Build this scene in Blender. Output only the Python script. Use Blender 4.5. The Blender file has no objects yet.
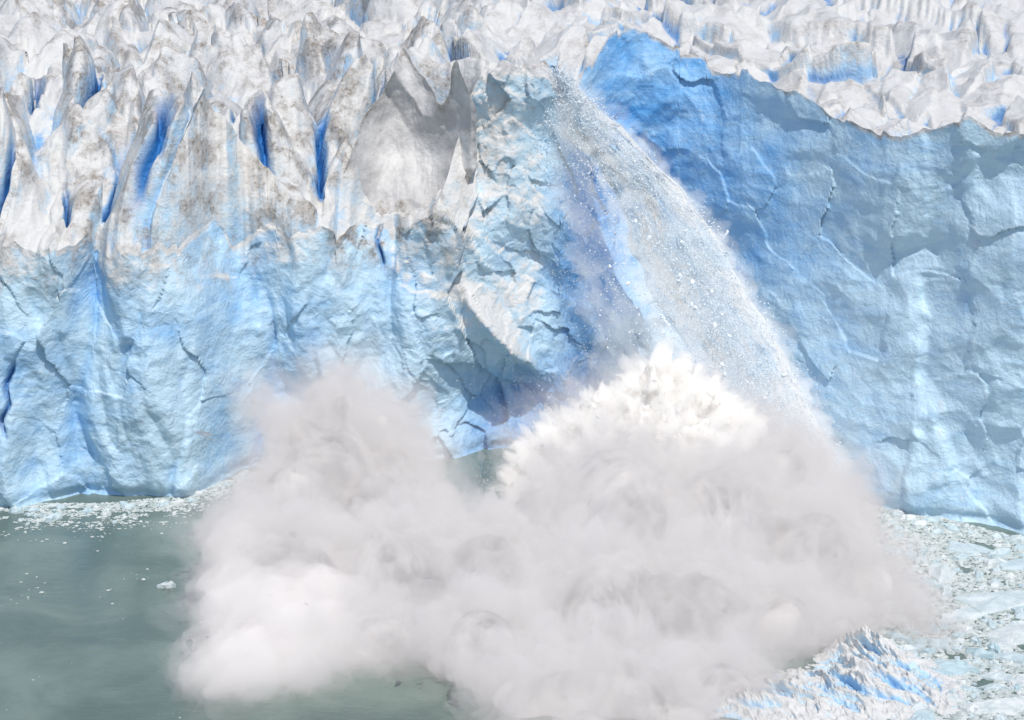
import bpy, math, random, bmesh
import numpy as np
from mathutils import Matrix, Vector
random.seed(7); rng=np.random.default_rng(7)
scene=bpy.context.scene
col=scene.collection
scene.view_settings.view_transform='Standard'; scene.view_settings.look='None'; scene.view_settings.exposure=0

# ---------------------------------------------------------------- noise
def _h(ix,iy,iz,seed):
    h=(ix.astype(np.int64)*374761393+iy.astype(np.int64)*668265263+iz.astype(np.int64)*1442695041+seed*97531357)&0xFFFFFFFF
    h=((h^(h>>13))*1274126177)&0xFFFFFFFF
    h=((h^(h>>15))*2246822519)&0xFFFFFFFF
    return h^(h>>16)
def gn(x,y,z,seed=0):
    x,y,z=np.broadcast_arrays(x,y,z)
    fx=np.floor(x);fy=np.floor(y);fz=np.floor(z)
    ax=x-fx;ay=y-fy;az=z-fz
    f=lambda t:t*t*t*(t*(t*6-15)+10)
    u=f(ax);v=f(ay);w=f(az)
    out=0
    for i in (0,1):
        for j in (0,1):
            for k in (0,1):
                h=_h(fx+i,fy+j,fz+k,seed)
                gx=(h&1023)/511.5-1; gy=((h>>10)&1023)/511.5-1; gz=((h>>20)&1023)/511.5-1
                wt=(u if i else 1-u)*(v if j else 1-v)*(w if k else 1-w)
                out=out+wt*(gx*(ax-i)+gy*(ay-j)+gz*(az-k))
    return out*1.2
def fbm(x,y,z,o=4,seed=0,g=0.5):
    s=0;a=1.0
    for i in range(o):
        s=s+a*gn(x,y,z,seed+i); x=x*2.03;y=y*2.03;z=z*2.03;a*=g
    return s
def ridg(x,y,z,o=4,seed=0,g=0.5):
    s=0;a=1.0
    for i in range(o):
        s=s+a*(1-np.minimum(1,2.2*np.abs(gn(x,y,z,seed+i)))); x=x*2.07;y=y*2.07;z=z*2.07;a*=g
    return s/2
def bil(x,y,z,o=4,seed=0,g=0.5):
    s=0;a=1.0
    for i in range(o):
        s=s+a*np.minimum(1,2.4*np.abs(gn(x,y,z,seed+i))); x=x*2.07;y=y*2.07;z=z*2.07;a*=g
    return s/2
def wor(x,y,seed=0):
    x,y=np.broadcast_arrays(x,y)
    fx=np.floor(x);fy=np.floor(y)
    F1=np.full(x.shape,9.0);F2=F1.copy();bx=np.zeros(x.shape);by=bx.copy();r1=bx.copy();r2=bx.copy();r3=bx.copy()
    zero=np.zeros(x.shape)
    for i in (-1,0,1):
        for j in (-1,0,1):
            h=_h(fx+i,fy+j,zero,seed)
            cx=fx+i+(h&1023)/1023*0.9+.05; cy=fy+j+((h>>10)&1023)/1023*0.9+.05
            d=np.hypot(x-cx,y-cy)
            m=d<F1
            F2=np.where(m,F1,np.minimum(F2,d)); F1=np.where(m,d,F1)
            h2=_h(fx+i,fy+j,zero,seed+55)
            bx=np.where(m,x-cx,bx);by=np.where(m,y-cy,by)
            r1=np.where(m,(h2&1023)/511.5-1,r1);r2=np.where(m,((h2>>10)&1023)/511.5-1,r2);r3=np.where(m,((h2>>20)&1023)/511.5-1,r3)
    return F1,F2,bx,by,r1,r2,r3
def facet(x,y,seed):
    F1,F2,bx,by,r1,r2,r3=wor(x,y,seed)
    return bx*r1+by*r2+0.35*r3
def scal(x,y,seed):
    F1=wor(x,y,seed)[0]
    return F1*F1-.25
def sm(t): t=np.clip(t,0,1); return t*t*(3-2*t)
def blur0(a,n,ax=1):
    k=np.ones(n)/n
    return np.apply_along_axis(lambda r:np.convolve(np.pad(r,n//2,mode='edge'),k,mode='valid')[:len(r)],ax,a)

# ---------------------------------------------------------------- node helpers
def newmat(name):
    m=bpy.data.materials.new(name);m.use_nodes=True;nt=m.node_tree;nt.nodes.clear();return m,nt
class N:
    def __init__(s,nt): s.nt=nt
    def n(s,t,**k):
        nd=s.nt.nodes.new(t)
        for a,b in k.items(): setattr(nd,a,b)
        return nd
    def link(s,a,b): s.nt.links.new(a,b)
    def put(s,sock,v):
        if isinstance(v,bpy.types.NodeSocket): s.link(v,sock)
        else: sock.default_value=v
    def math(s,op,a,b=0.0,c=None,clamp=False):
        nd=s.n('ShaderNodeMath',operation=op,use_clamp=clamp); s.put(nd.inputs[0],a); s.put(nd.inputs[1],b)
        if c is not None: s.put(nd.inputs[2],c)
        return nd.outputs[0]
    def mix(s,f,a,b):
        nd=s.n('ShaderNodeMix',data_type='RGBA'); s.put(nd.inputs[0],f); s.put(nd.inputs[6],a); s.put(nd.inputs[7],b); return nd.outputs[2]
    def rng(s,v,a,b,c=0.0,d=1.0,smooth=True):
        nd=s.n('ShaderNodeMapRange'); 
        if smooth: nd.interpolation_type='SMOOTHSTEP'
        s.put(nd.inputs[0],v)
        for i,q in enumerate((a,b,c,d)): nd.inputs[i+1].default_value=q
        return nd.outputs[0]
    def noise(s,vec,scale,detail=4,rough=.55,dist=0.0):
        nd=s.n('ShaderNodeTexNoise'); s.link(vec,nd.inputs['Vector']); nd.inputs['Scale'].default_value=scale; nd.inputs['Detail'].default_value=detail; nd.inputs['Roughness'].default_value=rough; nd.inputs['Distortion'].default_value=dist
        return nd.outputs[0]
def C(r,g,b): return (r,g,b,1)

def ice_material(name, bumpd=1.0, fin=False):
    m,nt=newmat(name);k=N(nt)
    out=k.n('ShaderNodeOutputMaterial');bs=k.n('ShaderNodeBsdfPrincipled');k.link(bs.outputs[0],out.inputs[0])
    geo=k.n('ShaderNodeNewGeometry');pos=geo.outputs['Position']
    at=k.n('ShaderNodeAttribute',attribute_name='tint');sp=k.n('ShaderNodeSeparateColor');k.link(at.outputs['Color'],sp.inputs[0])
    ab=k.n('ShaderNodeAttribute',attribute_name='blue')
    nrm=k.n('ShaderNodeSeparateXYZ');k.link(geo.outputs['Normal'],nrm.inputs[0])
    mp=k.n('ShaderNodeMapping');k.link(pos,mp.inputs[0]);mp.inputs['Rotation'].default_value=(0,math.radians(22),0);mp.inputs['Scale'].default_value=(.035,.1,.5)
    streak=k.noise(mp.outputs[0],1.0,3,.65)
    fine=k.noise(pos,1.1,4,.7)
    n2=k.noise(pos,.35,4,.65,.4)
    dn=k.noise(pos,.20,4,.68)
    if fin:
        c=k.mix(k.rng(k.noise(pos,.13,4,.6),.35,.65),C(.52,.51,.51),C(.68,.67,.66))  # shade of the fin's hollow face painted in as a grey base
    else:
        patch=k.noise(pos,.09,3,.6)
        bl=k.math('ADD',ab.outputs['Fac'],k.math('MULTIPLY',k.math('SUBTRACT',patch,.5),1.3))
        bl=k.math('ADD',bl,k.math('MULTIPLY',k.math('SUBTRACT',streak,.5),.8),clamp=True)
        c=k.mix(bl,C(.55,.745,.875),C(.12,.40,.79))
        sn=k.math('ADD',sp.outputs[0],k.math('MULTIPLY',k.math('SUBTRACT',n2,.5),1.2))
        sn=k.math('ADD',sn,k.math('MULTIPLY',k.math('SUBTRACT',nrm.outputs[2],.45),.6))
        sn=k.rng(sn,.25,.85)
        c=k.mix(sn,c,C(.69,.685,.67))
        fl=k.rng(fine,.56,.72,0,.4); c=k.mix(fl,c,C(.76,.78,.79))
    di=k.math('MULTIPLY',k.rng(dn,.42,.66),sp.outputs[2],clamp=True); c=k.mix(k.math('MULTIPLY',di,.75),c,C(.39,.36,.33))
    d2=k.math('MULTIPLY',k.rng(fine,.50,.60),di,clamp=True); c=k.mix(k.math('MULTIPLY',d2,.7),c,C(.22,.175,.135))
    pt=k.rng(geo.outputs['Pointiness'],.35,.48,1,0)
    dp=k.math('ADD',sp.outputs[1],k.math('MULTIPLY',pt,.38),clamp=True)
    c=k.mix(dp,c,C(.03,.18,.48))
    k.link(c,bs.inputs['Base Color'])
    bs.inputs['Roughness'].default_value=.45;bs.inputs['Specular IOR Level'].default_value=.3
    hgt=k.math('ADD',k.math('MULTIPLY',n2,.75),k.math('MULTIPLY',fine,.38))
    bp=k.n('ShaderNodeBump');bp.inputs['Strength'].default_value=.7;bp.inputs['Distance'].default_value=bumpd;k.link(hgt,bp.inputs['Height']);k.link(bp.outputs[0],bs.inputs['Normal'])
    return m
ICE=ice_material('glacier_ice')
FIN=ice_material('shaded_dirty_ice',.7,True)  # grey carries the fin's shade; brown dirt mostly on its edges

def mesh_from(name,V,F,mat,tint=None,blue=None,smooth=True):
    me=bpy.data.meshes.new(name)
    V=np.asarray(V,dtype=np.float32);F=np.asarray(F,dtype=np.int32)
    nv=len(V);nf,k=F.shape
    me.vertices.add(nv);me.vertices.foreach_set('co',V.ravel())
    me.loops.add(nf*k);me.loops.foreach_set('vertex_index',F.ravel())
    me.polygons.add(nf);me.polygons.foreach_set('loop_start',np.arange(0,nf*k,k,dtype=np.int32))
    me.polygons.foreach_set('use_smooth',np.full(nf,smooth))
    me.update(calc_edges=True);me.validate()
    if tint is not None:
        a=me.color_attributes.new('tint','FLOAT_COLOR','POINT');q=np.ones((nv,4),dtype=np.float32);q[:,:3]=tint;a.data.foreach_set('color',q.ravel())
    if blue is not None:
        a=me.attributes.new('blue','FLOAT','POINT');a.data.foreach_set('value',np.asarray(blue,dtype=np.float32).ravel())
    me.materials.append(mat)
    return me
def obj(name,me,label=None,cat=None,kind=None,group=None,loc=None,parent=None):
    o=bpy.data.objects.new(name,me);col.objects.link(o)
    if label:o['label']=label
    if cat:o['category']=cat
    if kind:o['kind']=kind
    if group:o['group']=group
    if loc is not None:o.location=loc
    if parent:o.parent=parent
    return o
def gridF(nr,nc):
    i=np.arange(nr-1)[:,None]*nc+np.arange(nc-1)[None,:]
    return np.stack([i,i+1,i+1+nc,i+nc],-1).reshape(-1,4)

# ---------------------------------------------------------------- glacier
wx=[-220,-110,-94,-75,-62,-51,-30,-20,-10,-2,5,11,17,25,38,54,67,89,110,160,220]
wy=[340,345,347,347,351,365,370,371,373,377,381,387,394,398,391,368,346,327,316,300,290]
cx=[-220,-94,-70,-50,-30,-20,-15,-11,-7,0,7,10,13,18,24,34,44,56,66,80,94,150,220]
cz=[45,46,47,46,47,46,48,60,73,76,74,67,71,79,82,77,73,70,67,70,70,68,68]
px_=[-220,-40,-22,-8,10,30,60,220]; pz=[56,57,60,70,70,70,66,66]
lx=[-220,-60,-14,8,16,40,70,220]; lv=[7,6,5,3,3,9,10,9]
def smooth_interp(x,a,b,w):
    return sum(np.interp(x+o,a,b) for o in (-w,-w/2,0,w/2,w))/5
NC=960
xi=np.linspace(-125,125,NC)
Yw=smooth_interp(xi,wx,wy,4.0)
wl=sm((-10-xi)/20); wb=sm((xi+26)/16)*sm((15-xi)/7); wr=sm((xi-10)/10)
Hc=smooth_interp(xi,cx,cz,1.2)+(2.0+1.5*wl-.2*wr)*fbm(xi/7,0,7.7,4,3)+(1.8+1.2*wl-.2*wr)*facet(xi/5,np.full(NC,.3),4)
LN=np.interp(xi,lx,lv)
def Lg(x,z):
    wpx=x+3.5*gn(x/11,z/14,1.1,11)
    return wpx,bil(wpx/21,z/70,0.3,1,20)*2,bil(wpx/9,z/30,.7,2,24)
def face_disp(x,z):
    wpx=x+2.5*gn(x/9,z/9,1.1,11)+.8*gn(x/3,z/3,2.1,13); wpz=z+3*gn(x/9,z/9,5.1,12)+.8*gn(x/3,z/3,3.1,14)
    lx_,b1,b2=Lg(x,z)
    L=9.0*(b1-.45)+4.0*(b2-.3)+.9*facet(wpx/10,wpz/15,31)+1.4*scal(wpx/6,wpz/10,35)+.5*scal(wpx/2.6,wpz/4,36)
    B=6.0*gn(x/13,z/18,2.2,41)+3.0*facet(wpx/11,(wpz+.6*x)/14,42)+1.2*facet(wpx/5,(wpz+.5*x)/7,43)+.9*scal(wpx/3.6,wpz/5,45)+.2*facet(x/1.6,z/1.9,44)
    u_=.8*wpx+.6*wpz;v_=-.6*wpx+.8*wpz
    R=8.5*gn(x/24,z/30,3.3,51)+2.2*gn(u_/16,v_/8,.3,52)+.7*(ridg(u_/14,v_/7,.3,3,59)-.6)+1.1*facet(wpx/10,wpz/14,53)+2.0*scal(wpx/9,wpz/12,57)+.7*scal(wpx/4,wpz/5,60)+(3.4*(bil(wpx/16,z/40,.4,2,54)-.35)+1.4*scal(wpx/6,wpz/9,58))*sm((x-60)/14)
    W=[np.interp(x,xi,w) for w in (wl,wb,wr)]
    d=-(L*W[0]+B*W[1]+R*W[2])/np.maximum(.6,W[0]+W[1]+W[2])
    return d-(.28-.10*W[2])*fbm(x/2,z/2.4,0.1,4,61)
NF=330
s=np.linspace(0,1,NF)[:,None]
Z=-3+s*(Hc[None,:]+3); X=np.broadcast_to(xi[None,:],Z.shape)
D=face_disp(X,Z)
wob=(4.5*gn(Z/17,0*Z,.3,73)+1.5*gn(Z/6,0*Z,.7,73)+.06*(Z-40))*np.exp(-((X-10)/9)**2)*sm((Hc[None,:]-Z)/15)
Y=np.interp(X+wob,xi,Yw)+LN[None,:]*np.power(s,1.4)+D*sm((Z+3)/6+.3)
Y=Y+1.2*np.exp(-((Z-.5)/1.2)**2)
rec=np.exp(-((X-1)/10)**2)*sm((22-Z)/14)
Y=Y+4*rec
ld=(Z-(31-1.15*(X+8)));ldm=sm((X+11)/4)*sm((7-X)/3)
Y=Y-4.0*np.exp(-(ld/2.6)**2)*ldm
Y=Y-4*np.exp(-((X+20)/4.5)**2-((Z-30)/9)**2)
crk=np.zeros_like(Z)
for (fx,z0,z1,w,a) in [(-92,12,28,.6,.1),(-25,36,47,.5,.05)]:
    c0=fx+a*(Z-z0)+2.2*gn(Z/5,0*Z,fx*1.7,71)
    g=np.exp(-((X-c0)/(w*(.6+.8*np.abs(gn(Z/2,0*Z,fx,72)))))**2)*sm((Z-z0)/4)*sm((z1-Z)/4); crk=np.maximum(crk,g)
Y=Y+2.0*crk
V=np.stack([X,Y,Z],-1).reshape(-1,3)
hi=sm((Z-(Hc[None,:]-13+7*gn(X/6,Z*0,1,74)))/10)
nz=fbm(X/14,Z/14,4.4,4,80)
_,b1,b2=Lg(X,Z)
groove=(np.exp(-(b1/.16)**2)+.6*np.exp(-(b2/.14)**2))*wl
snow=np.clip(.12+.60*np.broadcast_to(wb,Z.shape)*sm((Z-14)/14)*sm((10-X)/6)+.45*hi*wl+.75*sm((Z-(Hc[None,:]-1.6))/1.5)+.40*nz-.08*wr-.3*groove+.6*np.exp(-(ld/2.6)**2)*ldm+.25*np.exp(-((X-88)/20)**2),0,1)
deepA=sm((X-8)/6)*sm((72-X)/42)*sm((Z-8)/40)
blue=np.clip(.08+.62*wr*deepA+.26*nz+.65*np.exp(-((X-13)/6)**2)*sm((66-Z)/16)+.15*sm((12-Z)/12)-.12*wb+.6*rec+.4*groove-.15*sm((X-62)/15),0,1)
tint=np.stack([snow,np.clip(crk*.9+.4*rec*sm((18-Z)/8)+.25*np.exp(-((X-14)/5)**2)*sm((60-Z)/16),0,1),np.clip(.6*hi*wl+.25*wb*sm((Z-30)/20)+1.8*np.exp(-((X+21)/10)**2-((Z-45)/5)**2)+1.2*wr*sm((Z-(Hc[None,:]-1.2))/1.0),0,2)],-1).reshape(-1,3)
me=mesh_from('ice_cliff',V,gridF(NF,NC)[:,::-1],ICE,tint,blue.reshape(-1))
obj('ice_cliff',me,'sheer pale blue fractured ice cliff standing in grey water','ice cliff','structure')
Ycr=Y[-1]
# top
NT=620
dd=np.concatenate([np.linspace(0,70,400),70+np.power(np.linspace(0,1,NT-399)[1:],1.5)*410])
Dg=np.broadcast_to(dd[:,None],(NT,NC))
fan=1+sm(Dg/450)*1.1
X=xi[None,:]*fan
Yb=Yw+LN
Y=Yb[None,:]+(Ycr-Yb)[None,:]*np.exp(-Dg/8)+Dg
Y=Y+(355-Yb)[None,:]*sm(Dg/200)
hp=np.interp(X,px_,pz)
base=Hc[None,:]+(hp-Hc[None,:])*(1-np.exp(-Dg/9))*(Dg>0)
rise=.06+.03*sm((X+10)/30)
base=base+rise*np.maximum(Dg-4,0)
base=np.where(Dg>150,base+.03*(Dg-150),base)
left=sm((2-X)/22)
wX=X+4*gn(X/13,Y/20,.5,90)+.8*gn(X/4,Y/8,.5,92); wY=Y+7*gn(X/16,Y/20,7.5,91)
def blocks(a,b,seed,steep=.35,pw=1.05):
    F1,F2,bx,by,r1,r2,r3=wor(a,b,seed)
    al=r1*1.1;p=bx*np.cos(al)+by*np.sin(al);q_=np.abs(-bx*np.sin(al)+by*np.cos(al))
    sg=np.where(r2>0,1.0,-1.0);pp=np.where(p*sg>0,np.abs(p),np.abs(p)/steep)
    rr=.5*np.maximum(1.2*pp,.9*q_)+.5*np.hypot(1.1*pp,.75*q_)
    return np.clip(1-np.power(rr,pw),-.25,1)*(1+.4*r3),F1,F2
q=.25
rx=wX*math.cos(q)+wY*math.sin(q); ry=-wX*math.sin(q)+wY*math.cos(q)
c1,F1,F2=blocks(rx/18,ry/34,101)
c2,_,_=blocks(rx/8,ry/18,103,.5)
A=left*sm(Dg/7)*(1-.4*sm((Dg-40)/130))
hL=A*(14*c1+5.5*c2+8*(ridg(rx/30,ry/50,.2,2,105)-.6))
PK=[(-61,368,76,14,11,1,.25),(-44,390,73,12,12,-1,.5),(-35,398,77.5,11,12,1,.4),(-79,380,74,14,12,-1,.35),(-98,386,75,15,14,1,.4),(-90,364,57,11,7,-1,.5),
(-78,442,80,18,20,1,.3),(-58,434,79,14,18,-1,.4),(-100,438,80,16,18,1,.3),(-42,442,81,14,18,1,.4),(-19,434,81,13,16,-1,.4),(-66,406,77,13,14,-1,.3),(-88,404,78,13,14,1,.4),(-108,374,68,10,10,1,.4),(4,410,79,13,16,-1,.5),(-16,404,79,11,12,1,.5)]
Zt=base+hL
rough=.18*fbm(X/6,Y/11,.8,4,142)
for i,(ax,ay,az,hw,hd,sg,st) in enumerate(PK):
    dx=(X-ax)+2.4*gn(X/6,Y/9,i*1.3,140)*sm((Dg)/6); dy=(Y-ay)
    al=.45*math.sin(i*2.1); p=dx*math.cos(al)+dy*math.sin(al)
    pp=np.where(p*sg>0,np.abs(p),np.abs(p)/st)/hw; qq=np.abs(-dx*math.sin(al)+dy*math.cos(al))/hd
    rr=np.maximum(0,.6*np.maximum(pp+.25*qq,.3*pp+qq)+.4*np.hypot(pp,qq)+rough)
    hh=az-18*np.power(rr,1.05)*(1-.10*rr)
    mx_=np.maximum(Zt,hh)+np.log1p(np.exp(-np.abs(Zt-hh)/.8))*.4
    Zt=np.where(rr<1.7,mx_,Zt)
K1,K2,kx,ky,k1,k2,k3=wor((X+3*gn(X/9,Y/14,1.5,93)+.45*Y)/15,(Y+8*gn(X/12,Y/18,2.5,94))/34,111)
M1,M2,mx,my,m1,m2,m3=wor((X-.3*Y+1.5*gn(X/4,Y/8,1,96))/6.5,(Y+5*gn(X/4,Y/8,1,95))/18,112)
hR=5.0*(kx*k1+ky*k2+.5*k3)+3.0*(mx*m1+my*m2+.45*m3)+6*gn(X/34,Y/70,.7,113)+2.8*(ridg((X+.6*Y)/24,Y/56,.3,3,119,.5)-.6)*2
hR=blur0(blur0(hR,3,1),3,0)*sm(Dg/6+.1)
slit=np.zeros_like(Zt)
for (sx,sy,lw,ll,an) in [(-68,361,1.3,6,.1),(-46.5,380,1.0,6,-.1),(-93,358,.5,5,.2),(-82,361,.5,5,-.2),(-83,388,.6,8,.1),(-53,392,.6,8,.1),(-74,368,.5,5,.3),(-38,385,.6,6,-.2),(-28,400,.6,7,.2),(-95,392,.7,8,-.2),(-70,415,.7,9,.2),(-48,410,.7,9,-.1)]:
    e=np.exp(-((X-sx-an*(Y-sy)-.7*gn(Y/2,0*Y,sx,141))/lw)**2-((Y-sy)/ll)**4)
    slit=np.maximum(slit,e)
Zt=Zt+hR*(1-.85*left)-slit*8*sm(Dg/3)+1.2*left*fbm(X/5,Y/9,.1,3,116)*sm(Dg/5)+(.14+.25*(1-left))*fbm(X/2.6,Y/8,.3,3,115)*sm(Dg/2)
bowl=np.exp(-(((X+20)/11)**2+((Y-385)/11)**2)**2)
Zt=Zt*(1-bowl)+np.minimum(Zt,47.5+1.2*gn(X/3,Y/3,.1,9))*bowl
Zt[0]=Hc
gy,gx=np.gradient(Zt)
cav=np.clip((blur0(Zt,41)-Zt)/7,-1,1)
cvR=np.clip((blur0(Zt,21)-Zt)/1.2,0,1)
steep=np.clip(np.abs(gx)/1.5,0,1)
hgt_=np.clip(Zt-base+6,0,25)*left*sm(Dg/8)
Xl=X+hgt_*(.45*gn(X/20,Y/26,.6,150))+left*sm(Dg/6)*(.8*gn(X/6,Y/10,Zt/7,151)+.15*gn(X/2.5,Y/5,Zt/2.5,152))
V=np.stack([Xl,Y,Zt],-1).reshape(-1,3)
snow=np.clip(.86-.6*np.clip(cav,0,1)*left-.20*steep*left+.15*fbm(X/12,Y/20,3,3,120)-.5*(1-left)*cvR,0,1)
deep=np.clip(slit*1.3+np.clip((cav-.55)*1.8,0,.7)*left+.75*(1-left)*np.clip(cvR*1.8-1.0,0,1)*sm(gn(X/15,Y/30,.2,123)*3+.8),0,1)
rim=np.exp(-((Dg-2)/2.5)**2)
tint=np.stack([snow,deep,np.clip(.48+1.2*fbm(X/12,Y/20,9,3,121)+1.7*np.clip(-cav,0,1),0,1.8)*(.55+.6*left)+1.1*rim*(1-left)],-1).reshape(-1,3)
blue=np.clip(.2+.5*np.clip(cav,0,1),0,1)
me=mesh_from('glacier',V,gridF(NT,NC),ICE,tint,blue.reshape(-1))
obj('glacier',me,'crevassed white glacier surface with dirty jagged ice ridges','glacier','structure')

# ---------------------------------------------------------------- two-horned ice fin
def fin(x0,x1,fx,fz,bx_,bz,yfun,label,seed,nr=120,nc=160,thick=4.5):
    u=np.linspace(x0,x1,nc)[None,:];t=np.linspace(0,1,nr)[:,None]
    zt=smooth_interp(u,fx,fz,.5)+.8*fbm(u/2,0*u,1,4,seed);zb=smooth_interp(u,bx_,bz,1.0)
    uu=(u-x0)/(x1-x0)
    ZZ=zb+(zt-zb)*t
    YF=yfun(uu,t)+2.6*(bil((u+ZZ*.3)/9,ZZ/24,1,1,seed+1)*2-.4)+.8*fbm(u/4,ZZ/7,2,4,seed+2)
    YB=YF+.5+thick*(1-t)
    XX=u+1.2*gn(u/6,ZZ/6,.4,seed+4)*sm(uu*8)*sm((1-uu)*8)
    V=np.concatenate([np.stack([XX,YF,ZZ],-1).reshape(-1,3),np.stack([XX,YB,ZZ],-1).reshape(-1,3)]);F=gridF(nr,nc);n0=nr*nc
    ti=np.arange((nr-1)*nc,nr*nc-1);top=np.stack([ti,ti+1,ti+1+n0,ti+n0],-1)
    bi=np.arange(0,nc-1);bot=np.stack([bi+1,bi,bi+n0,bi+1+n0],-1)
    li=np.arange(nr-1)*nc;lef=np.stack([li,li+nc,li+nc+n0,li+n0],-1);ri=li+nc-1;rig=np.stack([ri+nc,ri,ri+n0,ri+nc+n0],-1)
    tt=np.broadcast_to(t,ZZ.shape).reshape(-1);tt=np.concatenate([tt,tt])
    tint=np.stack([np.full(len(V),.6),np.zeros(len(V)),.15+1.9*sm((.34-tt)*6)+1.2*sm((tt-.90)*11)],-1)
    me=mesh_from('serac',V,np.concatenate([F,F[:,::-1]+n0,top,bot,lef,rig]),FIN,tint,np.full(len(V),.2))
    return obj('serac',me,label,'serac')
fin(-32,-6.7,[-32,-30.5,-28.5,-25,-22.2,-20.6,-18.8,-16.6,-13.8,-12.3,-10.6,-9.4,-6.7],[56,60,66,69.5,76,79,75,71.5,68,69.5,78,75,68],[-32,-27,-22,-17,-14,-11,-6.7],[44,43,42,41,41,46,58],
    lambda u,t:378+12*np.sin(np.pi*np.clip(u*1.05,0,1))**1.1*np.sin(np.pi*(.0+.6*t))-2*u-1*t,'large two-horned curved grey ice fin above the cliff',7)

# ---------------------------------------------------------------- water
m,nt=newmat('glacial_water');k=N(nt)
out=k.n('ShaderNodeOutputMaterial');bs=k.n('ShaderNodeBsdfPrincipled');k.link(bs.outputs[0],out.inputs[0])
geo=k.n('ShaderNodeNewGeometry');pos=geo.outputs['Position']
n1=k.noise(pos,.05,5,.6,.5)
c=k.mix(k.rng(n1,.35,.7),C(.112,.160,.142),C(.190,.245,.212))
n3=k.noise(pos,.9,5,.75)
c=k.mix(k.rng(n3,.66,.76,0,.5),c,C(.45,.5,.48))
k.link(c,bs.inputs['Base Color']);bs.inputs['Roughness'].default_value=.12;bs.inputs['IOR'].default_value=1.33
mp=k.n('ShaderNodeMapping');k.link(pos,mp.inputs[0]);mp.inputs['Scale'].default_value=(.5,1.2,1)
w=k.noise(mp.outputs[0],.7,4,.6)
bp=k.n('ShaderNodeBump');bp.inputs['Strength'].default_value=.5;bp.inputs['Distance'].default_value=.25;k.link(w,bp.inputs['Height']);k.link(bp.outputs[0],bs.inputs['Normal'])
S=3000
me=mesh_from('water',[(-S,-S,0),(S,-S,0),(S,S,0),(-S,S,0)],[(0,1,2,3)],m)
obj('water',me,'calm grey-green glacial lake water','water','structure')

# ---------------------------------------------------------------- floating ice
def flat_ice(name,ca,cb,cc,bump=.15):
    m,nt=newmat(name);k=N(nt)
    out=k.n('ShaderNodeOutputMaterial');bs=k.n('ShaderNodeBsdfPrincipled');k.link(bs.outputs[0],out.inputs[0])
    geo=k.n('ShaderNodeNewGeometry');pos=geo.outputs['Position'];oi=k.n('ShaderNodeObjectInfo')
    c=k.mix(k.rng(k.noise(pos,.6,3,.65),.35,.65),ca,cb)
    c=k.mix(k.math('MULTIPLY',oi.outputs['Random'],.7),c,cc)
    k.link(c,bs.inputs['Base Color']);bs.inputs['Roughness'].default_value=.5
    if bump:
        bp=k.n('ShaderNodeBump');bp.inputs['Strength'].default_value=.6;bp.inputs['Distance'].default_value=bump;k.link(k.noise(pos,3,3,.7),bp.inputs['Height']);k.link(bp.outputs[0],bs.inputs['Normal'])
    return m
FLO=flat_ice('floe_ice',C(.58,.64,.64),C(.78,.79,.78),C(.44,.62,.68),.3)
BRA=flat_ice('brash',C(.36,.42,.40),C(.68,.71,.69),C(.52,.57,.56),0)
CHK=flat_ice('chunk_ice',C(.82,.87,.91),C(.90,.91,.92),C(.74,.85,.92),0)
fl=[]
for i in range(18):
    n=random.randint(9,16);r=random.Random(i)
    a=np.sort((np.arange(n)+[r.uniform(-.4,.4) for _ in range(n)])/n*2*math.pi)
    rad=np.array([r.uniform(.5,1.1) for _ in range(n)]);asp=r.uniform(.45,.9)
    V=[];
    for sc,z in ((1.0,-.25),(1.02,.03),(.93,.16),(.55,.26)):
        for j in range(n): V.append((sc*rad[j]*math.cos(a[j])+(r.uniform(-.05,.05) if z>.1 else 0),asp*sc*rad[j]*math.sin(a[j]),z+(r.uniform(-.09,.14) if z>.1 else 0)))
    V.append((r.uniform(-.15,.15),r.uniform(-.1,.1),.28+r.uniform(0,.22)));V.append((0,0,-.25))
    me=bpy.data.meshes.new('ice_floe');F=[]
    for l in range(3):
        for j in range(n): F.append((l*n+j,l*n+(j+1)%n,(l+1)*n+(j+1)%n,(l+1)*n+j))
    for j in range(n): F.append((3*n+j,3*n+(j+1)%n,4*n)); F.append(((j+1)%n,j,4*n+1))
    me.from_pydata(V,[],F);me.materials.append(FLO);me.update();fl.append(me)
def front(x): return float(np.interp(x,wx,wy))
placed=[]
def put_floe(x,y,r,lab):
    o=obj('ice_floe',random.choice(fl),lab,'ice floe',group='ice floes drifting below the cliff',loc=(x,y,.05))
    o.rotation_euler=(random.uniform(-.04,.04),random.uniform(-.04,.04),random.uniform(0,6.28));o.scale=(r,r,min(r,2.0)*random.uniform(.8,1.7))
    placed.append((x,y,r))
def ok(x,y,r): return all((x-a)**2+(y-b)**2>((r+c)*.64)**2 for a,b,c in placed)
for (x,y,r) in [(77,299,8),(79,268,7),(71,310,4.2),(76,284,6.5),(-56,305,1.8),(86,314,5.5),(69,259,5),(84,297,5),(66,320,3.5),(78,322,5.5),(65,272,4.5),(70,292,5)]:
    put_floe(x,y,r,'large flat pale slab of ice floating on the water')
cnt=0;tr=0
while cnt<228 and tr<14000:
    tr+=1
    x=random.uniform(56,98);y=random.uniform(252,343)
    if y>front(x)-1 or x>.262*y+9 or (x<66 and y<335 and y>300): continue
    r=.7+3.0*random.random()**2.2
    if ok(x,y,r): put_floe(x,y,r,'broken grey-white ice floe packed among brash ice');cnt+=1
cnt=0
while cnt<55:
    x=random.uniform(-95,-48);y=front(x)-2-abs(random.gauss(0,5))
    r=.5+1.5*random.random()**2
    if ok(x,y,r): put_floe(x,y,r,'small white ice floe drifting at the cliff base');cnt+=1
ICO_V=np.array([(0,0,1),(.9,0,.3),(.2,.9,.2),(-.8,.4,.3),(-.6,-.7,.2),(.4,-.8,.3),(0,.1,-.9)])
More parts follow.
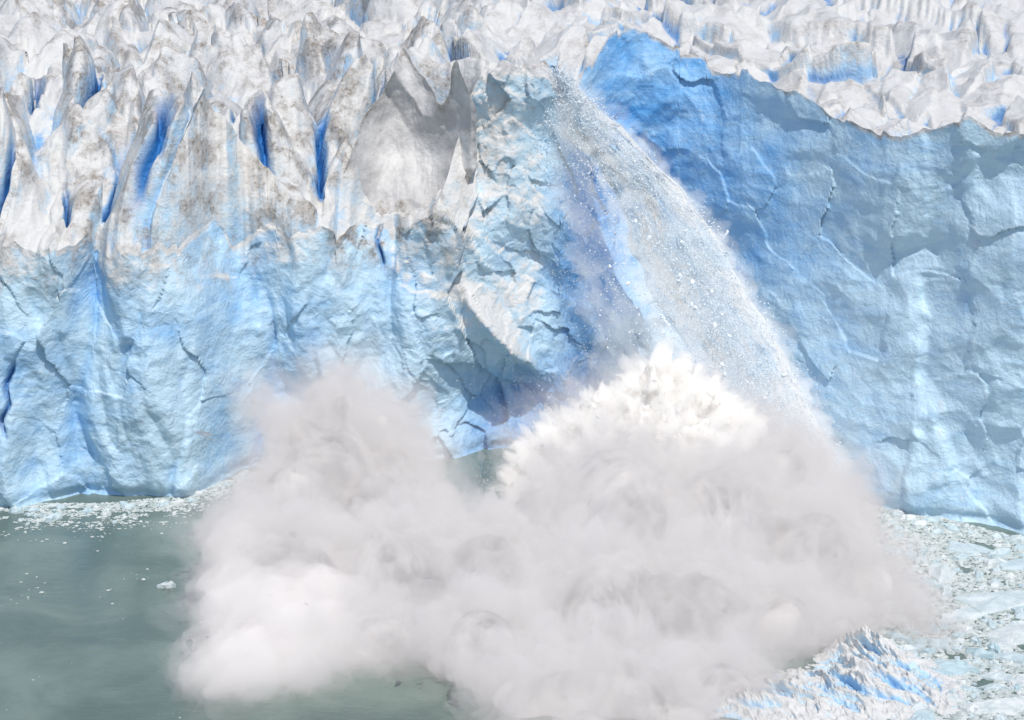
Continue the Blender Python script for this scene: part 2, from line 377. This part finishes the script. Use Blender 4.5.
ICO_F=np.array([(0,1,2),(0,2,3),(0,3,4),(0,4,5),(0,5,1),(6,2,1),(6,3,2),(6,4,3),(6,5,4),(6,1,5)])
def cloud(P,S_,flat=1.0):
    n=len(P);a=rng.uniform(0,6.283,n);ca,sa=np.cos(a),np.sin(a)
    V=ICO_V[None]*(1+.35*rng.uniform(-1,1,(n,7,1)))
    if flat==1.0:
        b=rng.uniform(0,6.283,n);cb,sb=np.cos(b)[:,None],np.sin(b)[:,None]
        V=np.stack([V[...,0],V[...,1]*cb-V[...,2]*sb,V[...,1]*sb+V[...,2]*cb],-1)
    X_=V[...,0]*ca[:,None]-V[...,1]*sa[:,None];Y_=V[...,0]*sa[:,None]+V[...,1]*ca[:,None]
    V=np.stack([X_,Y_,V[...,2]*flat],-1)*S_[:,None,None]+P[:,None,:]
    F=ICO_F[None]+7*np.arange(n)[:,None,None]
    return V.reshape(-1,3),F.reshape(-1,3)
n=68000
X_=rng.uniform(52,110,n);Y_=rng.uniform(250,350,n)
keep=(Y_<np.interp(X_,wx,wy)+1)&(fbm(X_/7,Y_/9,.2,3,301)>-.36)
P1=np.stack([X_,Y_,np.zeros(n)],-1)[keep]
n=13000
X_=rng.uniform(-125,-42,n);Y_=np.interp(X_,wx,wy)-.5-np.abs(rng.normal(0,6.5,n))
keep=(fbm(X_/8,Y_/3,.2,3,302)>-.10-.3*(Y_>342))
P2=np.stack([X_,Y_,np.zeros(n)],-1)[keep]
n=900;P3=np.stack([rng.uniform(-100,-30,n),rng.uniform(240,345,n),np.zeros(n)],-1);P3=P3[fbm(P3[:,0]/12,P3[:,1]/8,.5,3,303)>.25]
P=np.concatenate([P1,P2,P3]);Sz=.12+.55*rng.random(len(P))**3;Sz[len(P1):]*=.75
V,F=cloud(P,Sz,.5)
obj('brash_ice',mesh_from('brash_ice',V,F,BRA,smooth=False),'crushed brash ice floating in a dense mat','brash ice','stuff')

# ---------------------------------------------------------------- blob helpers and mist
def blobmesh(bl,grow,vox,it=5):
    bm=bmesh.new()
    for (x,y,z,r) in bl:
        bmesh.ops.create_icosphere(bm,subdivisions=3,radius=1,matrix=Matrix.Translation((x,y,z))@Matrix.Diagonal((r+grow,(r+grow)*1.1,r+grow,1)))
    me=bpy.data.meshes.new('tmp');bm.to_mesh(me);bm.free()
    o=bpy.data.objects.new('tmp',me);col.objects.link(o)
    md=o.modifiers.new('r','REMESH');md.mode='VOXEL';md.voxel_size=vox
    s_=o.modifiers.new('s','SMOOTH');s_.factor=.6;s_.iterations=max(1,int(it/vox))
    bpy.context.view_layer.update()
    me2=bpy.data.meshes.new_from_object(o.evaluated_get(bpy.context.evaluated_depsgraph_get()))
    bpy.data.objects.remove(o);return me2
def displace(me,fn):
    n=len(me.vertices);co=np.empty(n*3,dtype=np.float32);no=np.empty(n*3,dtype=np.float32)
    me.vertices.foreach_get('co',co);me.vertex_normals.foreach_get('vector',no)
    co=co.reshape(-1,3).astype(float);no=no.reshape(-1,3)
    d=fn(co)
    co=co+no*d[:,None];me.vertices.foreach_set('co',co.astype(np.float32).ravel())
    me.polygons.foreach_set('use_smooth',np.full(len(me.polygons),True));me.update();return co
def radial(co,src):
    q=co-src;r=np.linalg.norm(q,axis=1);return q/r[:,None],r
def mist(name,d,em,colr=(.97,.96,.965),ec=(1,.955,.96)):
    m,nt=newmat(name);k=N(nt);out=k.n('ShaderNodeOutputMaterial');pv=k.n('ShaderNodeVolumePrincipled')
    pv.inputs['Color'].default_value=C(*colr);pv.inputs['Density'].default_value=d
    pv.inputs['Emission Color'].default_value=C(*ec);pv.inputs['Emission Strength'].default_value=em*d  # added glow stands in for sunlight scattered many times inside the spray
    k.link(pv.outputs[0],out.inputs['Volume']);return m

# ---------------------------------------------------------------- falling ice
path=np.array([(9.6,386,75),(14.5,385,69),(21,382,63),(33,375,52),(39.5,369,42),(45,364,33),(51,358,23),(56,352,13),(60,347,2)])
tp=np.linspace(0,1,len(path))
def along(t): return np.stack([np.interp(t,tp,path[:,i]) for i in range(3)],-1)
def width(t): return 2.6+24*np.clip(t,0,1)**.72
def stream(n,spread=1.0,fwd=0.0,sig=.5,jit=.9):
    t=rng.random(n)**.8
    P=along(t)
    off=np.abs(rng.normal(0,sig,n))
    w=width(t)*spread
    P[:,0]+=.6-w*off+jit*rng.normal(0,1,n)*(.3+1.3*t)+1.6*gn(t*12,0*t,.5,411)
    P[:,2]+=-off*w*.3+rng.normal(0,.9,n)+1.5*gn(t*14,off*0,0*t,410)
    P[:,1]+=rng.normal(0,1.0,n)-1.4-fwd*w*.2+off*w*.35
    lane=gn(off*6,t*2.4,0*t,400)+.7*gn(off*15,t*11,0*t,401)
    keep=lane>-.10+.16*rng.normal(0,1,n)
    return P[keep&(P[:,2]>0)]
Pa=stream(90000,1.0,1.4,jit=1.4);Pv=stream(64000,1.3,1.3,.85,1.6)
n=18000;th=rng.uniform(-.2,math.pi+.2,n);rr=11+rng.exponential(3.2,n)*(1+.8*gn(th*6,0*th,0*th,432))
Pb=np.stack([21+rr*1.3*np.cos(th),320+rng.normal(0,3,n),14+rr*1.05*np.sin(th)],-1);kb=gn(th*9,rr/9,0*th,433)>-.02;Pb=Pb[kb]
P=np.concatenate([Pa,Pv,Pb]);V,F=cloud(P,np.concatenate([.04+.20*rng.random(len(Pa))**5,.03+.08*rng.random(len(Pv))**3,.03+.08*rng.random(len(Pb))**2]))
AV=obj('ice_avalanche',mesh_from('ice_avalanche',V,F,CHK,smooth=False),'stream of white crushed ice pouring down the cliff','falling ice','stuff')
nr,nc=420,190
t=np.linspace(0,1,nr)[:,None];v=np.linspace(-.08,1.0,nc)[None,:]
Pc=along(t[:,0]);w=width(t)*.85*(1+.3*gn(t*9,0*t,3.3,420))
XX=Pc[:,0][:,None]-w*v+1.3*gn(t*16,v*2,.3,421)-.8
bul=np.sin(np.pi*np.clip((v+.08)/1.08,0,1))**.6
ZZ=Pc[:,2][:,None]-.12*w*np.clip(v,0,1)+.5*gn(t*20,v*4,.7,422)
YY=Pc[:,1][:,None]+3.2+.45*w*np.clip(v,0,1)-2.6*bul*(.5+.5*np.minimum(1,w/6))-1.8*(bil(v*7+t*2,t*14,.4,5,423,.6)-.4)-.9*fbm(v*14,t*40,.4,4,424,.6)
V=np.stack([XX,YY,ZZ],-1).reshape(-1,3)
ws=np.clip(.70-.70*np.exp(-((v-.36)/.18)**2)+.9*fbm(v*6,t*9,.9,4,425)-.4*sm((v-.7)*4),0,1)*np.ones_like(XX)
tint=np.stack([ws*1.2,0*ws,0*ws],-1).reshape(-1,3)
me=mesh_from('powder_ice',V,gridF(nr,nc),ICE,tint,np.clip(.28-.2*ws,0,1).reshape(-1))
obj('powder_ice',me,parent=AV)
TB=[];TV=[]
for t_ in np.linspace(.02,1,30):
    w=float(width(t_));p=along(np.array([t_]))[0];r=max(1.0,w*.15)
    for v_ in np.arange(.05,1.5,.2):
        b=(p[0]-w*.95*v_,p[1]-.5+.35*w*v_,p[2]-.3*w*v_,r*(1-.2*v_))
        if v_<.95: TB.append(b)
        if t_>.10: TV.append(b)
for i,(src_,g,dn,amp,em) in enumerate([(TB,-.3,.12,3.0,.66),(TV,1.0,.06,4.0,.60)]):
    me=blobmesh(src_,g,.6,1.5)
    displace(me,lambda co:amp*fbm((co[:,0]+.75*co[:,2])/2.4,co[:,1]/6,(co[:,2]-.5*co[:,0])/9,4,440+i*9,.6)+.5*amp*fbm(co[:,0]/2.4,co[:,1]/2.4,co[:,2]/3,2,470+i))
    me.materials.clear();me.materials.append(mist('powder_%d'%i,dn,em,(.98,.98,.99),(.91,.955,1)));me.name='powder_haze'  # haze glows to imitate sunlit powder
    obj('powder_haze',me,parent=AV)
ck=[]
for i in range(10):
    bm=bmesh.new();bmesh.ops.create_icosphere(bm,subdivisions=2,radius=1)
    r=np.random.default_rng(i);pl=r.normal(0,1,(9,3));pl/=np.linalg.norm(pl,axis=1)[:,None];dl=r.uniform(.45,.85,9)
    for v in bm.verts:
        c=np.array(v.co)
        for p,d in zip(pl,dl):
            q_=c@p
            if q_>d:c=c-p*(q_-d)
        v.co=c*np.array([1,.75,.8])
    me=bpy.data.meshes.new('ice_chunk');bm.to_mesh(me);bm.free();me.materials.append(CHK);ck.append(me)
Pk=stream(600,1.0,1.4)[:150]
for p in Pk:
    o=obj('ice_chunk',random.choice(ck),'broken pale blue ice chunk tumbling down the cliff','ice chunk',group='ice chunks falling from the cliff',loc=(p[0],p[1]-1,max(p[2],1)))
    r=.2+.6*random.random()**3.5;o.scale=(r,r,r);o.rotation_euler=[random.uniform(0,6.28) for _ in range(3)]

# shattered ice heap
nr,nc=260,540
u=np.linspace(16,74,nc)[None,:];v=np.linspace(244,296,nr)[:,None]
env=np.exp(-((u-42)/16)**2-((v-261)/8)**2)*3.2+np.exp(-((u-54)/6)**2-((v-277)/5.5)**2)*4.2+np.exp(-((u-55)/9)**2-((v-268)/7)**2)*2.6
uw=u+3*gn(u/6,v/5,.1,504)
rg=ridg((uw+.8*v)/5.5,(v-.5*uw)/13,.3,5,501,.6)
H=env*(.10+1.05*rg**1.3)+.35*fbm(u/1.2,v/1.2,.2,4,502)*np.clip(env,0,1)-.6+0*u*v
V=np.stack([u+0*v-.5*H,v+0*u,H],-1).reshape(-1,3)
hn=np.clip((rg-.40)*2.2,0,1).reshape(-1)
tint=np.stack([np.clip(-.05+1.0*hn+.5*fbm(u/2,v/2,.6,3,503).reshape(-1),0,1),np.clip(.12-.6*hn,0,1),0*hn],-1)
me=mesh_from('ice_rubble_heap',V,gridF(nr,nc),ICE,tint,np.clip(.3-.5*hn,0,1))
obj('ice_rubble_heap',me,'jagged pale blue heap of shattered ice in the water','ice rubble')

# ---------------------------------------------------------------- spray plume
BL=[(-36,325,21,8),(-29,325,25,8),(-41,326,25,5),(-22,325,22,7),(-31,325,14,13),(-20,325,15,9),(-15,322,8,8),(-22,320,6,13),(-37,318,9,11),(-43,300,9,7),(-46,298,4,5),(-34,300,4,13),(-18,300,4,13),
(-39,280,2,8.5),(-40,266,-2,7),(-32,268,-2,7.5),(-30,275,-2,8.5),(-20,280,1,10),(-3.5,300,5,12),(-4.5,275,2,11),(1,262,-1,9),
(22,330,21,9),(15,330,18,9),(7.5,330,13,8),(31,330,18,9),(39,330,16,9),(47,328,12,9),(56,325,7,8),(17.5,310,11,15),(34,310,9,14),(48,305,6,12),(57,300,2,9),(61,290,0,6.5),(63,284,-1,5),
(13.5,285,4,14),(28.5,285,4,13),(41,285,2,11),(18,262,-1,12),(7,262,-1,11),(30,266,-1,10),(51,287,0,8),(2,258,-2,9),(10,254,-2,9),(24,256,-2,9)]
SRC=np.array([10,335,-25.])
m,nt=newmat('spray_core');k=N(nt)
out=k.n('ShaderNodeOutputMaterial');bs=k.n('ShaderNodeBsdfDiffuse');k.link(bs.outputs[0],out.inputs[0])
geo=k.n('ShaderNodeNewGeometry');pos=geo.outputs['Position']
mp=k.n('ShaderNodeMapping');k.link(pos,mp.inputs[0]);mp.inputs['Rotation'].default_value=(0,math.radians(-25),0);mp.inputs['Scale'].default_value=(1,1,.35)
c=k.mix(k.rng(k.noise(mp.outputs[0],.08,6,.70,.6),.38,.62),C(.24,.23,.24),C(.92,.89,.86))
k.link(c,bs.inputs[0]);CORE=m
m,nt=newmat('spray_crest');k=N(nt)
out=k.n('ShaderNodeOutputMaterial');bs=k.n('ShaderNodeBsdfDiffuse');bs.inputs[0].default_value=C(.84,.81,.77);k.link(bs.outputs[0],out.inputs[0]);CREST=m
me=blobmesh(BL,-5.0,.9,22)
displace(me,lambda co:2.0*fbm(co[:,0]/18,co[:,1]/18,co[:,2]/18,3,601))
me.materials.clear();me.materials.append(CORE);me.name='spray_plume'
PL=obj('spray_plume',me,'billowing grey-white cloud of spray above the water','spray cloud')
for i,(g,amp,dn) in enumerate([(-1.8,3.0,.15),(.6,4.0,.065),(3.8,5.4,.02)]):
    me=blobmesh(BL,g,.9,9)
    displace(me,lambda co:.7*amp*fbm(co[:,0]/13,co[:,1]/13,co[:,2]/13,5,620+i*7,.58)+1.2*amp*fbm(*(radial(co,SRC)[0]*17).T,5,650+i*5,.64))
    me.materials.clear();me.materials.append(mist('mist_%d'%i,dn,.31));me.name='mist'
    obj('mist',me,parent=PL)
LB=[(-40,268,0,8),(-33,272,0,8),(-38,282,2,9),(-42,296,4,7),(-30,285,2,9),(-24,276,-1,8),(-44,300,9,5)]
me=blobmesh(LB,0,1.0,4)
displace(me,lambda co:2.5*fbm(co[:,0]/8,co[:,1]/8,co[:,2]/8,4,680)+2.5*fbm(*(radial(co,SRC)[0]*16).T,4,685,.55))
me.materials.clear();me.materials.append(mist('glow_mist',.06,.62));me.name='mist'  # stronger emission lightens the cloud's lower left
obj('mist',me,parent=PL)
CB=[(0,327,10,2.5),(2,326,13.5,3),(4.5,325,17,3.5),(8,325,20,3.5),(11.5,324,21,4),(14.5,323,25,4),(19,322,26,4.5),(23.5,322,30,4.5),(28,323,29.5,4),(33,324,26,4),(37,325,22,4),(10,323,14,5),(16,321,18,7),(23,320,20,7),(30,321,19,6)]
CS=np.array([18,334,-4.])
me=blobmesh(CB,-2.2,.4,4)
def crestf(co):
    x,y,z=co.T;dr,r=radial(co,CS)
    return 3.6*fbm(dr[:,0]*9,dr[:,1]*9,dr[:,2]*9+r/60,5,701,.6)+.4*fbm(x/3.5,y/3.5,z/3.5,4,705,.6)
displace(me,crestf);me.materials.clear();me.materials.append(CREST);me.name='crest'
obj('crest',me,'bright white frothy crest of the spray',parent=PL)
me=blobmesh(CB,-.2,.5,3)
displace(me,lambda co:4.6*fbm(*(radial(co,CS)[0]*14).T,5,720,.64)+.7*fbm(co[:,0]/3,co[:,1]/3,co[:,2]/3,3,725,.6))
me.materials.clear();me.materials.append(mist('crest_mist',.34,.58,(.99,.98,.97),(1,.97,.935)));me.name='mist'  # crest brightness partly from emission, in place of scattered sunlight
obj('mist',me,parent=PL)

# ---------------------------------------------------------------- light, camera
w=bpy.data.worlds.new('World');scene.world=w;w.use_nodes=True
sd=np.array([.18,-.46,.87]);sd/=np.linalg.norm(sd)
el=math.asin(sd[2]);rot=math.atan2(sd[0],sd[1])
bg=w.node_tree.nodes['Background'];sk=w.node_tree.nodes.new('ShaderNodeTexSky');sk.sky_type='NISHITA';sk.sun_disc=False;sk.sun_elevation=el;sk.sun_rotation=rot
w.node_tree.links.new(sk.outputs[0],bg.inputs[0]);bg.inputs[1].default_value=.11
L=bpy.data.lights.new('sun','SUN');L.energy=3.15;L.angle=math.radians(.5);L.color=(1,.96,.90)
lo=bpy.data.objects.new('sun',L);col.objects.link(lo)
lo.rotation_euler=Vector(sd).to_track_quat('Z','Y').to_euler()
cam=bpy.data.cameras.new('camera');cam.sensor_width=36;cam.lens=2000/1024*36;cam.clip_end=6000;cam.clip_start=1
co=bpy.data.objects.new('camera',cam);col.objects.link(co);co.location=(0,0,120);co.rotation_euler=(math.radians(75),0,0)
scene.camera=co
